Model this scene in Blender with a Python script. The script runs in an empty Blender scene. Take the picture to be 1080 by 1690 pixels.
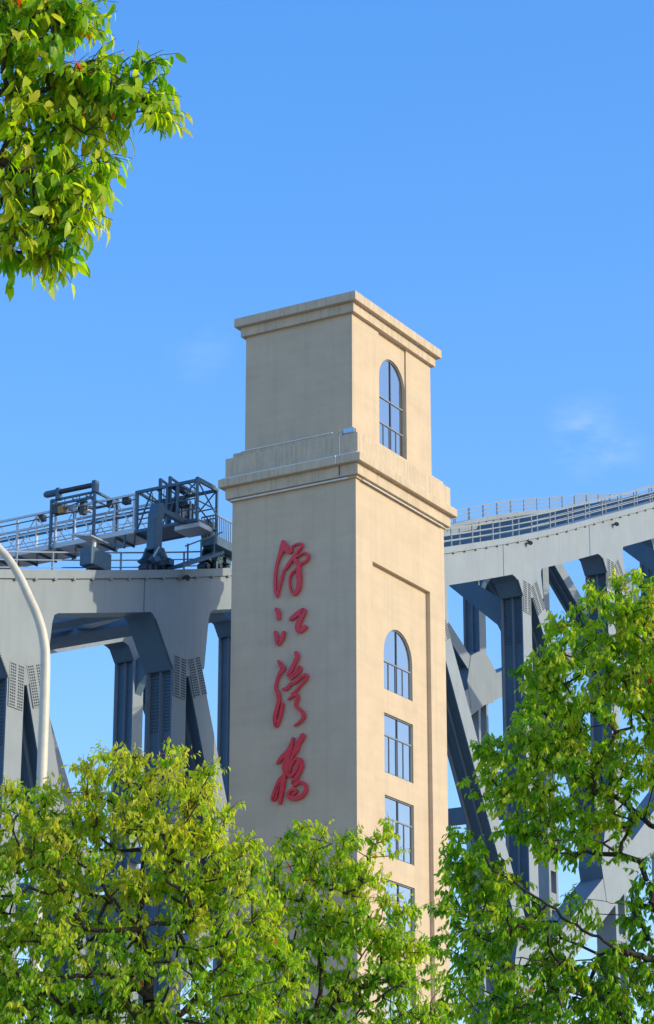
import bpy, bmesh, math, random
import numpy as np
from mathutils import Vector, Matrix
random.seed(7); rng = np.random.default_rng(11)
scene = bpy.context.scene
COL = scene.collection

# ------------------------------------------------------------------ camera
F_PX, PITCH, YAW = 4273.05, 0.3312, 0.5332          # focal length in photo pixels, tilt, heading of the bridge axis
CAM = np.array([0.0, 0.0, 1.6])
cam_d = bpy.data.cameras.new('camera'); cam = bpy.data.objects.new('camera', cam_d); COL.objects.link(cam)
cam.location = CAM; cam.rotation_euler = (math.pi / 2 + PITCH, 0, 0)
cam_d.sensor_fit = 'VERTICAL'; cam_d.sensor_height = 36.0; cam_d.lens = F_PX / 1690 * 36
cam_d.clip_start = 0.5; cam_d.clip_end = 9000
scene.camera = cam

# ------------------------------------------------------------------ sky, sun, exposure
SUN_AZ, SUN_EL = math.radians(106.5), math.radians(21.5)   # azimuth clockwise from the viewing direction (+Y)
world = bpy.data.worlds.new('World'); scene.world = world; world.use_nodes = True
wn, wl = world.node_tree.nodes, world.node_tree.links
for n in list(wn): wn.remove(n)
sky = wn.new('ShaderNodeTexSky'); sky.sky_type = 'NISHITA'; sky.sun_disc = False
sky.sun_elevation = SUN_EL; sky.sun_rotation = SUN_AZ
sky.air_density = 1.0; sky.dust_density = 0.9; sky.ozone_density = 2.2; sky.altitude = 50
tc = wn.new('ShaderNodeTexCoord'); mp = wn.new('ShaderNodeMapping'); mp.inputs['Scale'].default_value = (1, 1, 2.6); mp.inputs['Location'].default_value = (.37, .11, .52)
cn = wn.new('ShaderNodeTexNoise'); cn.inputs['Scale'].default_value = 38; cn.inputs['Detail'].default_value = 7; cn.inputs['Roughness'].default_value = .62
cr = wn.new('ShaderNodeValToRGB'); cr.color_ramp.elements[0].position = .42; cr.color_ramp.elements[0].color = (0, 0, 0, 1)
cr.color_ramp.elements[1].position = .72; cr.color_ramp.elements[1].color = (1, 1, 1, 1)
def wisp(direction, radius, amount):                       # a small soft cloud standing in one part of the sky
    v = wn.new('ShaderNodeVectorMath'); v.operation = 'DISTANCE'; v.inputs[1].default_value = direction
    r = wn.new('ShaderNodeMapRange'); r.interpolation_type = 'SMOOTHERSTEP'
    for i, x in enumerate((0., radius, amount, 0.)): r.inputs[1 + i].default_value = x
    wl.new(tc.outputs['Generated'], v.inputs[0]); wl.new(v.outputs['Value'], r.inputs[0]); return r.outputs[0]
def sky_dir(az, el): return (math.sin(az) * math.cos(el), math.cos(az) * math.cos(el), math.sin(el))
cm = wn.new('ShaderNodeMixRGB'); cm.inputs['Color2'].default_value = (7.5, 7.7, 8.2, 1)
hsv = wn.new('ShaderNodeHueSaturation'); hsv.inputs['Saturation'].default_value = 1.83; hsv.inputs['Value'].default_value = 2.85; hsv.inputs['Hue'].default_value = .516
gm = wn.new('ShaderNodeGamma'); gm.inputs['Gamma'].default_value = .6
bg = wn.new('ShaderNodeBackground'); bg.inputs['Strength'].default_value = 0.15
wo = wn.new('ShaderNodeOutputWorld')
wl.new(tc.outputs['Generated'], mp.inputs['Vector']); wl.new(mp.outputs['Vector'], cn.inputs['Vector'])
wl.new(cn.outputs['Fac'], cr.inputs['Fac']); 
wsum = None
for az, el, rad, am in ((.112, .356, .026, .11), (.100, .364, .014, .07), (-.052, .392, .022, .05), (-.30, .42, .05, .3), (.42, .33, .06, .4), (.7, .5, .08, .3), (-.8, .38, .07, .35), (2.2, .4, .08, .35), (-2.0, .45, .08, .3)):
    o_ = wisp(sky_dir(az, el), rad, am)
    if wsum is None: wsum = o_
    else:
        ad = wn.new('ShaderNodeMath'); ad.operation = 'ADD'; wl.new(wsum, ad.inputs[0]); wl.new(o_, ad.inputs[1]); wsum = ad.outputs[0]
mu = wn.new('ShaderNodeMath'); mu.operation = 'MULTIPLY'; wl.new(cr.outputs['Color'], mu.inputs[0]); wl.new(wsum, mu.inputs[1]); wl.new(mu.outputs[0], cm.inputs['Fac'])
wl.new(sky.outputs['Color'], gm.inputs['Color']); wl.new(gm.outputs['Color'], hsv.inputs['Color']); wl.new(hsv.outputs['Color'], cm.inputs['Color1']); wl.new(cm.outputs['Color'], bg.inputs['Color']); wl.new(bg.outputs['Background'], wo.inputs['Surface'])
sd = bpy.data.lights.new('sun', 'SUN'); sd.energy = 2.68; sd.angle = math.radians(.5); sd.color = (1, .88, .65)
sun = bpy.data.objects.new('sun', sd); COL.objects.link(sun)
sdir = Vector((math.sin(SUN_AZ) * math.cos(SUN_EL), math.cos(SUN_AZ) * math.cos(SUN_EL), math.sin(SUN_EL)))
sun.rotation_euler = sdir.to_track_quat('Z', 'Y').to_euler(); sun.location = sdir * 300
vs = scene.view_settings; vs.view_transform = 'Standard'; vs.look = 'None'; vs.gamma = 1; vs.use_curve_mapping = False; vs.exposure = 0.3

# ------------------------------------------------------------------ photo pixel -> place
CORNER = np.array([1.2251, 104.0, 0.0])               # near corner of the tower on the ground
EX = np.array([math.sin(YAW), math.cos(YAW), 0]); EY = np.array([-math.cos(YAW), math.sin(YAW), 0]); EZ = np.array([0, 0, 1.0])
def ray(x, y):
    a, b = (x - 540) / F_PX, -(y - 845) / F_PX
    return np.array([a, math.cos(PITCH) - b * math.sin(PITCH), math.sin(PITCH) + b * math.cos(PITCH)])
def hit(x, y, axis, val):                             # ray against a plane of the tower/bridge frame -> (u, v, z)
    n = {'u': EX, 'v': EY, 'z': EZ}[axis]; d = ray(x, y); o = CAM - CORNER
    P = o + d * ((val - o @ n) / (d @ n)); return np.array([P @ EX, P @ EY, P[2]])
def at_depth(x, y, Y): d = ray(x, y); return CAM + d * (Y / d[1])
FRAME_ROT = math.pi / 2 - YAW
def frame_root(o): o.location = CORNER; o.rotation_euler = (0, 0, FRAME_ROT)

# ------------------------------------------------------------------ materials
def mat(name, base, rough=.6, metallic=0., var=.12, scale=3., bump=.0, bscale=40., streak=0., streak_col=(.12, .10, .08), spec=.5, dist=.02, sscale=1., courses=0.):
    m = bpy.data.materials.new(name); m.use_nodes = True; nt = m.node_tree; n, l = nt.nodes, nt.links
    p = n['Principled BSDF']; p.inputs['Roughness'].default_value = rough; p.inputs['Metallic'].default_value = metallic
    p.inputs['Specular IOR Level'].default_value = spec
    t = n.new('ShaderNodeTexCoord'); src = t.outputs['Object']
    ns = n.new('ShaderNodeTexNoise'); ns.inputs['Scale'].default_value = scale; ns.inputs['Detail'].default_value = 6; ns.inputs['Roughness'].default_value = .6
    l.new(src, ns.inputs['Vector'])
    r = n.new('ShaderNodeValToRGB')
    r.color_ramp.elements[0].position = .3; r.color_ramp.elements[0].color = tuple(c * (1 - var) for c in base) + (1,)
    r.color_ramp.elements[1].position = .72; r.color_ramp.elements[1].color = tuple(min(1, c * (1 + var)) for c in base) + (1,)
    l.new(ns.outputs['Fac'], r.inputs['Fac']); col = r.outputs['Color']
    if streak > 0:
        mp = n.new('ShaderNodeMapping'); mp.inputs['Scale'].default_value = (3.2, 3.2, .16); l.new(src, mp.inputs['Vector'])
        n2 = n.new('ShaderNodeTexNoise'); n2.inputs['Scale'].default_value = sscale; n2.inputs['Detail'].default_value = 5; l.new(mp.outputs['Vector'], n2.inputs['Vector'])
        r2 = n.new('ShaderNodeValToRGB'); r2.color_ramp.elements[0].position = .5; r2.color_ramp.elements[0].color = (0, 0, 0, 1)
        r2.color_ramp.elements[1].position = .8; r2.color_ramp.elements[1].color = (streak,) * 3 + (1,)
        l.new(n2.outputs['Fac'], r2.inputs['Fac'])
        mx = n.new('ShaderNodeMixRGB'); mx.inputs['Color2'].default_value = streak_col + (1,)
        l.new(r2.outputs['Color'], mx.inputs['Fac']); l.new(col, mx.inputs['Color1']); col = mx.outputs['Color']
    if courses > 0:                                       # faint horizontal brushing and pour lines
        mp2 = n.new('ShaderNodeMapping'); mp2.inputs['Scale'].default_value = (.25, .25, 2.6); l.new(src, mp2.inputs['Vector'])
        n4 = n.new('ShaderNodeTexNoise'); n4.inputs['Scale'].default_value = 1.3; n4.inputs['Detail'].default_value = 7; l.new(mp2.outputs['Vector'], n4.inputs['Vector'])
        r4 = n.new('ShaderNodeValToRGB'); r4.color_ramp.elements[0].position = .35; r4.color_ramp.elements[0].color = (1 - courses * 1.5,) * 3 + (1,); r4.color_ramp.elements[1].position = .6; r4.color_ramp.elements[1].color = (1, 1, 1, 1)
        l.new(n4.outputs['Fac'], r4.inputs['Fac'])
        m4 = n.new('ShaderNodeMixRGB'); m4.blend_type = 'MULTIPLY'; m4.inputs['Fac'].default_value = 1; l.new(col, m4.inputs['Color1']); l.new(r4.outputs['Color'], m4.inputs['Color2']); col = m4.outputs['Color']
    l.new(col, p.inputs['Base Color'])
    if bump > 0:
        n3 = n.new('ShaderNodeTexNoise'); n3.inputs['Scale'].default_value = bscale; n3.inputs['Detail'].default_value = 4; l.new(src, n3.inputs['Vector'])
        b = n.new('ShaderNodeBump'); b.inputs['Strength'].default_value = bump; b.inputs['Distance'].default_value = dist
        l.new(n3.outputs['Fac'], b.inputs['Height']); l.new(b.outputs['Normal'], p.inputs['Normal'])
    return m
M = {}
M['stucco'] = mat('cream_stucco', (.595, .472, .33), .85, var=.065, scale=.7, bump=.35, bscale=28, streak=.26, courses=.028, streak_col=(.36, .31, .24), spec=.2)
M['trim'] = mat('cream_trim', (.58, .465, .33), .85, var=.10, scale=1.6, bump=.35, bscale=25, streak=.62, streak_col=(.27, .24, .20), sscale=2.4, spec=.2)
M['sash'] = mat('window_sash', (.26, .28, .30), .4, .2, var=.08)
M['frame'] = mat('window_frame', (.10, .12, .15), .4, .3, var=.1)
M['blind'] = mat('window_inside', (.05, .06, .07), .9)
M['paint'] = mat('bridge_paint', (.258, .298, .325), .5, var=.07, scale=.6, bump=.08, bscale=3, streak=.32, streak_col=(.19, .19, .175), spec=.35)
M['shade_slate'] = mat('shaded_bridge_paint', (.085, .155, .225), .5, var=.12, scale=.8, bump=.08, bscale=3, streak=.2, streak_col=(.10, .12, .13), spec=.35)  # bridge paint made darker and bluer: shade put into the colour
M['bluesteel'] = mat('blue_steel', (.065, .125, .18), .5, var=.18, scale=5, spec=.4)
M['alu'] = mat('aluminium', (.56, .57, .58), .45, .25, var=.08, scale=6)
M['grease'] = mat('greased_steel', (.055, .06, .07), .45, .5, var=.3, scale=9)
M['bolt'] = mat('bolt_steel', (.07, .09, .11), .55, .2, var=.3, scale=20)
M['red'] = mat('red_letter', (.74, .030, .045), .35, var=.1, scale=5)
M['white'] = mat('white_plastic', (.72, .72, .70), .5, var=.05)
M['pole'] = mat('lamp_pole', (.64, .58, .46), .45, var=.08, scale=8, streak=.25, streak_col=(.3, .28, .22))
M['bark'] = mat('bark', (.055, .040, .028), .9, var=.4, scale=30, bump=.6, bscale=60)
M['twig'] = mat('twig', (.10, .075, .04), .85, var=.3, scale=30)
M['ochre'] = mat('ochre_gear', (.42, .22, .06), .6, var=.2, scale=9)
M['ground'] = mat('paving', (.32, .28, .22), .9, var=.15, scale=.4, bump=.3, bscale=6)
M['asphalt'] = mat('asphalt', (.05, .05, .052), .9, var=.2, scale=2, bump=.4, bscale=50)
M['concrete'] = mat('concrete', (.36, .35, .33), .9, var=.12, scale=.8, bump=.3, bscale=12, streak=.3)
def glass_mat():
    m = bpy.data.materials.new('window_glass'); m.use_nodes = True; n, l = m.node_tree.nodes, m.node_tree.links; p = n['Principled BSDF']
    p.inputs['Base Color'].default_value = (.63, .60, .56, 1); p.inputs['Metallic'].default_value = 1; p.inputs['Roughness'].default_value = .06
    t = n.new('ShaderNodeTexCoord'); ns = n.new('ShaderNodeTexNoise'); ns.inputs['Scale'].default_value = 1.1; l.new(t.outputs['Object'], ns.inputs['Vector'])
    b = n.new('ShaderNodeBump'); b.inputs['Strength'].default_value = .05; b.inputs['Distance'].default_value = .05
    l.new(ns.outputs['Fac'], b.inputs['Height']); l.new(b.outputs['Normal'], p.inputs['Normal'])
    return m
M['glass'] = glass_mat()
def leaf_mat():
    m = bpy.data.materials.new('leaf'); m.use_nodes = True; n, l = m.node_tree.nodes, m.node_tree.links; n.remove(n['Principled BSDF'])
    out = n['Material Output']
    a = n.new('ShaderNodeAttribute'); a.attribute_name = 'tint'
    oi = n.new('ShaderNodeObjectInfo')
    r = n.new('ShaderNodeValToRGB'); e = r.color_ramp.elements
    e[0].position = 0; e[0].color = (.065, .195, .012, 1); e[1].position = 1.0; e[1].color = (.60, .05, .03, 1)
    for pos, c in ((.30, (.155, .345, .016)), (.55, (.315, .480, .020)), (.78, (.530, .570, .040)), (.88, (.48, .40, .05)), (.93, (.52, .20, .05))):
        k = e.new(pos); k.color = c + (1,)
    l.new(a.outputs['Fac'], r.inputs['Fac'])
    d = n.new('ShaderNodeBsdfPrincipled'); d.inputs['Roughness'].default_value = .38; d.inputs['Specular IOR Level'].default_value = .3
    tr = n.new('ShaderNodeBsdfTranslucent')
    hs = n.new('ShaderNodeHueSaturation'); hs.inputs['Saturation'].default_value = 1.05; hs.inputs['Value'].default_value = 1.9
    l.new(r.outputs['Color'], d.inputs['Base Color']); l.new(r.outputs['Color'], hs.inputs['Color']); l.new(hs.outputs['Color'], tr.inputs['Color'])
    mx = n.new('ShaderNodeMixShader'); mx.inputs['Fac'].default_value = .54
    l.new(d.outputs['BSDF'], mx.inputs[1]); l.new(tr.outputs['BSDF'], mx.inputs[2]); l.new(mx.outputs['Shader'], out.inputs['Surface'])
    return m
M['leaf'] = leaf_mat()

# ------------------------------------------------------------------ mesh helpers
def obj(name, bm, m, parent=None, smooth=False):
    me = bpy.data.meshes.new(name)
    if isinstance(bm, bmesh.types.BMesh):
        bmesh.ops.recalc_face_normals(bm, faces=bm.faces); bm.to_mesh(me); bm.free()
    else: me = bm
    if not me.materials: me.materials.append(M[m])
    if smooth:
        for p in me.polygons: p.use_smooth = True
    o = bpy.data.objects.new(name, me); COL.objects.link(o)
    if parent is not None: o.parent = parent
    return o
def tag(o, label, cat, group=None):
    o['label'] = label; o['category'] = cat
    if group: o['group'] = group
    return o
def thing(name, label, cat, group=None):
    o = bpy.data.objects.new(name, None); COL.objects.link(o); o.empty_display_size = .3; return tag(o, label, cat, group)
def struct(o): o['kind'] = 'structure'; return o
def box(bm, a, b):
    v = [bm.verts.new((x, y, z)) for x in (a[0], b[0]) for y in (a[1], b[1]) for z in (a[2], b[2])]
    for f in ((0, 1, 3, 2), (4, 6, 7, 5), (0, 4, 5, 1), (2, 3, 7, 6), (0, 2, 6, 4), (1, 5, 7, 3)): bm.faces.new([v[i] for i in f])
    return v
def bar(bm, p, q, w, h=None, up=(0, 0, 1)):
    """rectangular bar p->q; w across (horizontal), h along up"""
    h = h or w; p, q = Vector(p), Vector(q); d = (q - p).normalized(); upv = Vector(up)
    if abs(d.dot(upv)) > .98: upv = Vector((1, 0, 0))
    s = d.cross(upv).normalized() * (w / 2); t = s.cross(d).normalized() * (h / 2)
    v = [bm.verts.new(c + i * s + j * t) for c in (p, q) for i, j in ((-1, -1), (1, -1), (1, 1), (-1, 1))]
    for f in ((0, 3, 2, 1), (4, 5, 6, 7), (0, 1, 5, 4), (1, 2, 6, 5), (2, 3, 7, 6), (3, 0, 4, 7)): bm.faces.new([v[i] for i in f])
def cyl(bm, p, q, r, n=10, r2=None):
    p, q = Vector(p), Vector(q); d = q - p
    mt = Matrix.Translation((p + q) / 2) @ d.to_track_quat('Z', 'Y').to_matrix().to_4x4()
    bmesh.ops.create_cone(bm, cap_ends=True, segments=n, radius1=r, radius2=r if r2 is None else r2, depth=d.length, matrix=mt)
def prism(bm, pts, axis, a, b):
    """polygon in the (u,z) plane (axis 'v') or (v,z) plane (axis 'u') extruded from a to b"""
    mk = (lambda x, z, t: (x, t, z)) if axis == 'v' else (lambda x, z, t: (t, x, z))
    A = [bm.verts.new(mk(x, z, a)) for x, z in pts]; B = [bm.verts.new(mk(x, z, b)) for x, z in pts]
    bm.faces.new(A); bm.faces.new(B[::-1]); n = len(pts)
    for i in range(n): bm.faces.new((A[i], A[(i + 1) % n], B[(i + 1) % n], B[i]))
def holed(bm, loops, axis, t):
    """flat sheet with an outer loop and holes"""
    mk = (lambda x, z: (x, t, z)) if axis == 'v' else (lambda x, z: (t, x, z))
    es = []
    for lp in loops:
        vv = [bm.verts.new(mk(*p)) for p in lp]
        es += [bm.edges.new((vv[i], vv[(i + 1) % len(vv)])) for i in range(len(vv))]
    bmesh.ops.triangle_fill(bm, use_beauty=True, use_dissolve=False, edges=es)
def sleeve(bm, lp, a, b, axis='v'):
    mk = (lambda x, z, t: (x, t, z)) if axis == 'v' else (lambda x, z, t: (t, x, z))
    A = [bm.verts.new(mk(x, z, a)) for x, z in lp]; B = [bm.verts.new(mk(x, z, b)) for x, z in lp]
    for i in range(len(lp)): j = (i + 1) % len(lp); bm.faces.new((A[i], A[j], B[j], B[i]))
def rect(x0, x1, z0, z1): return [(x0, z0), (x1, z0), (x1, z1), (x0, z1)]
def arch(x0, x1, z0, zs, n=14):
    r = (x1 - x0) / 2; c = (x0 + x1) / 2
    return [(x0, z0), (x1, z0)] + [(c + r * math.cos(math.pi * i / n), zs + r * math.sin(math.pi * i / n)) for i in range(n + 1)]
def bevel(o, w=.02, seg=2):
    b = o.modifiers.new('bevel', 'BEVEL'); b.width = w; b.segments = seg; b.limit_method = 'ANGLE'; return o

# ------------------------------------------------------------------ ground
bm = bmesh.new(); bmesh.ops.create_grid(bm, x_segments=8, y_segments=8, size=3000)
struct(obj('ground', bm, 'ground'))
bm = bmesh.new(); box(bm, (-400, 40, -.3), (400, 56, .004)); struct(obj('road', bm, 'asphalt'))
for y0 in (39.6, 56.0):
    bm = bmesh.new(); box(bm, (-400, y0, -.3), (400, y0 + .4, .13)); struct(obj('kerb', bm, 'concrete'))
for y in (47.9,):
    for i in range(24):
        bm = bmesh.new(); x = -92 + i * 8; box(bm, (x, y, .002), (x + 4, y + .15, .008)); struct(obj('lane_marking', bm, 'white'))

# ------------------------------------------------------------------ tower
WL, WR = 6.2295, 7.9572
tower = thing('bridge_tower', 'tall square cream stucco tower with stepped cornices, arched windows and red characters', 'tower'); frame_root(tower)
RD = .20                                              # depth of the long recess on the sunlit face
r0, r1, rt = 1.417, 6.566, 35.56
wu0 = hit(634.3, 1175.1, 'v', RD)[0]; wu1 = hit(681.8, 1197.8, 'v', RD)[0]
def zz(x, y, v): return hit(x, y, 'v', v)[2]
wins = []                                             # (loop, u0, u1, z0, ztop/spring, kind)
zs = [(zz(634.3, 1175.1, RD), zz(636, 1269.6, RD)), (zz(636.8, 1311.5, RD), zz(637.8, 1417.5, RD))]
H2 = (zs[0][0] - zs[0][1] + zs[1][0] - zs[1][1]) / 2; ST = zs[0][0] - zs[1][0]
a_bot = zz(634.3, 1136.3, RD); a_spr = a_bot + 1.62
low_w = [('arch', a_bot, a_spr)] + [('rect', zs[0][0] - H2 - k * ST, zs[0][0] - k * ST) for k in range(7)]
low_w = [w for w in low_w if w[1] > 2]
bm = bmesh.new()
holed(bm, [rect(0, WR, 0, 38.98), rect(r0, r1, 1.2, rt)], 'v', 0)
sleeve(bm, rect(r0, r1, 1.2, rt), 0, RD)
loops = [(arch(wu0, wu1, w[1], w[2]) if w[0] == 'arch' else rect(wu0, wu1, w[1], w[2])) for w in low_w]
holed(bm, [rect(r0, r1, 1.2, rt)] + loops, 'v', RD)
GD = .07
for lp in loops: sleeve(bm, lp, RD, RD + GD + .06)
holed(bm, [rect(0, WL, 0, 38.98)], 'u', 0); holed(bm, [rect(0, WL, 0, 38.98)], 'u', WR); holed(bm, [rect(0, WR, 0, 38.98)], 'v', WL)
bmesh.ops.remove_doubles(bm, verts=bm.verts, dist=.0005)
obj('lower_shaft', bm, 'stucco', tower)
def band(name, w, z0, z1, m='trim', bv=.02):
    bm = bmesh.new(); box(bm, (-w, -w, z0), (WR + w, WL + w, z1)); return bevel(obj(name, bm, m, tower), bv)
band('thin_moulding', .10, 38.90, 39.00, bv=.015)
band('cornice_tier', .239, 39.00, 39.515)
band('cornice_slab', .476, 39.505, 39.885, bv=.03)
band('parapet_block', .2445, 39.88, 40.885, bv=.025)
band('parapet_step', .007, 40.87, 41.16)
# upper block with its shallow recess and arched window
UI = .377; UD = .08
uz0, uz1 = 41.10, 46.80
ur0 = hit(625, 548, 'v', UI)[0]; ur1 = hit(670, 578, 'v', UI)[0]
aw0 = hit(626.4, 690, 'v', UI + UD)[0]; aw1 = hit(672.7, 730, 'v', UI + UD)[0]
aw1 = min(aw1, ur1 - .01)
awb = 41.10; aws = zz(672.0, 650, UI + UD) - .05
alp = arch(aw0, aw1, awb, aws, 20)
bm = bmesh.new()
holed(bm, [[(UI, uz0), (ur0, uz0), (ur0, uz1), (UI, uz1)]], 'v', UI); holed(bm, [rect(ur1, WR - UI, uz0, uz1)], 'v', UI)
for uu in (ur0, ur1):
    v = [bm.verts.new(c) for c in ((uu, UI, uz0), (uu, UI + UD, uz0), (uu, UI + UD, uz1), (uu, UI, uz1))]; bm.faces.new(v)
holed(bm, [rect(ur0, ur1, uz0 - .3, uz1), alp], 'v', UI + UD)
sleeve(bm, alp, UI + UD, UI + UD + GD + .06)
holed(bm, [rect(UI, WL - UI, uz0, uz1)], 'u', UI); holed(bm, [rect(UI, WL - UI, uz0, uz1)], 'u', WR - UI); holed(bm, [rect(UI, WR - UI, uz0, uz1)], 'v', WL - UI)
bmesh.ops.remove_doubles(bm, verts=bm.verts, dist=.0005)
obj('upper_block', bm, 'stucco', tower)
band('top_cornice_tier', -.194, 46.765, 47.21)
band('top_cornice_slab', .026, 47.205, 47.622, bv=.03)

def window(lp, u0, u1, z0, zt, kind, v, transoms, lower):
    """frame > panes, mullions; lp outline, transoms: heights of horizontal bars"""
    bm = bmesh.new(); c = (u0 + u1) / 2
    ins = .055
    if kind == 'arch': inner = arch(u0 + ins, u1 - ins, z0 + ins, zt, (len(lp) - 3)); top = zt + (u1 - u0) / 2
    else: inner = rect(u0 + ins, u1 - ins, z0 + ins, zt - ins); top = zt
    n = len(lp)
    for t in (v, v + .07):
        A = [bm.verts.new((x, t, z)) for x, z in lp]; B = [bm.verts.new((x, t, z)) for x, z in inner]
        for i in range(n): j = (i + 1) % n; bm.faces.new((A[i], A[j], B[j], B[i]))
    sleeve(bm, inner, v, v + .07)
    f = obj('window', bm, 'sash', tower)
    # mullion and transoms
    bm = bmesh.new(); box(bm, (c - .028, v - .004, z0 + ins), (c + .028, v + .072, top - .02)); obj('mullion', bm, 'frame', f)
    for tz in transoms:
        bm = bmesh.new(); box(bm, (u0 + ins, v - .002, tz - .03), (u1 - ins, v + .070, tz + .03)); obj('transom', bm, 'sash', f)
    # opening sashes below the lowest transom: a thin bar and a dark closing edge
    tz = min(transoms)
    for (a, b) in ((u0 + ins, c - .035), (c + .035, u1 - ins)):
        mid = a + (b - a) * .44
        bm = bmesh.new(); box(bm, (mid - .016, v + .006, z0 + ins), (mid + .016, v + .066, tz - .03)); obj('sash_bar', bm, 'sash', f)
        bm = bmesh.new(); box(bm, (b - .085, v + .016, z0 + ins), (b, v + .062, tz - .03)); obj('sash_stile', bm, 'frame', f)
    # panes: one per cell
    zsplit = [z0 + ins] + sorted(transoms) + [top - ins]
    for k in range(len(zsplit) - 1):
        lo, hi = zsplit[k] + .028, zsplit[k + 1] - .028
        for (a, b) in ((u0 + ins, c - .034), (c + .034, u1 - ins)):
            bm = bmesh.new(); pts = [(a, lo), (b, lo)]
            if kind == 'arch' and hi > zt:
                R = (u1 - u0) / 2 - ins
                xs = np.linspace(b, a, 12)
                pts += [(x, min(hi + .03, zt + math.sqrt(max(0, R * R - (x - c) ** 2)))) for x in xs]
                if pts[-1][1] <= lo: pts = pts[:-1]
            else: pts += [(b, hi), (a, hi)]
            dt = random.uniform(-.004, .004)
            vv = [bm.verts.new((x, v + .04 + dt * (x - c), z)) for x, z in pts]; bm.faces.new(vv)
            bmesh.ops.recalc_face_normals(bm, faces=bm.faces)
            obj('pane', bm, 'glass', f)
    return f
for w, lp in zip(low_w, loops):
    if w[0] == 'arch': window(lp, wu0, wu1, w[1], w[2], 'arch', RD + GD, [w[1] + 1.28], True)
    else: window(lp, wu0, wu1, w[1], w[2], 'rect', RD + GD, [w[1] + (w[2] - w[1]) * .64], True)
window(alp, aw0, aw1, awb, aws, 'arch', UI + UD + GD, [awb + 1.50, awb + 2.72], True)
# dark room behind the panes
bm = bmesh.new(); box(bm, (.6, .75, .5), (WR - .6, WL - .6, 38.5)); obj('inner_core', bm, 'blind', tower)
# light strips and conduits along the ledges of the shaded face
def strip(name, p, q, r, m='white'):
    bm = bmesh.new(); cyl(bm, p, q, r, 8); return obj(name, bm, m, tower)
strip('light_strip', (-.02, 1.15, 41.175), (-.02, WL - .45, 41.175), .03)
strip('light_strip', (-.40, -.3, 39.91), (-.40, WL + .35, 39.91), .032)
strip('light_strip', (-.135, .30, 38.93), (-.135, WL - .02, 38.93), .045)
strip('light_strip', (.35, -.135, 38.90), (WR - .3, -.135, 38.90), .03)
cy = hit(561, 730, 'u', -.26)[1]
strip('conduit', (-.27, cy, 39.9), (-.27, cy, 40.87), .022)
strip('conduit', (-.27, cy, 40.885), (-.02, cy - .1, 41.17), .022)
strip('conduit', (-.50, cy + .08, 39.52), (-.50, cy + .08, 39.90), .02)
strip('conduit', (-.262, cy + .02, 39.05), (-.262, cy + .02, 39.5), .016, 'grease')
# weathered flood light on the parapet corner
fl = thing('flood_light', 'small rectangular blue-fronted flood light on the tower ledge by the corner', 'flood light'); frame_root(fl)
fy = hit(576, 709, 'u', -.2)[1]
bm = bmesh.new(); box(bm, (-.22, fy - .28, 40.93), (-.12, fy + .28, 41.16)); bevel(obj('housing', bm, 'alu', fl), .01)
bm = bmesh.new(); box(bm, (-.226, fy - .25, 40.96), (-.219, fy + .25, 41.13)); obj('lens', bm, 'glass', fl)
for s in (-1, 1):
    bm = bmesh.new(); box(bm, (-.20, fy + s * .30 - .012, 40.88), (-.14, fy + s * .30 + .012, 41.10)); obj('bracket', bm, 'grease', fl)
    bm = bmesh.new(); box(bm, (-.18, fy + s * .27 - .03, 41.03), (-.16, fy + s * .27 + .03, 41.06)); obj('pivot', bm, 'grease', fl)

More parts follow.
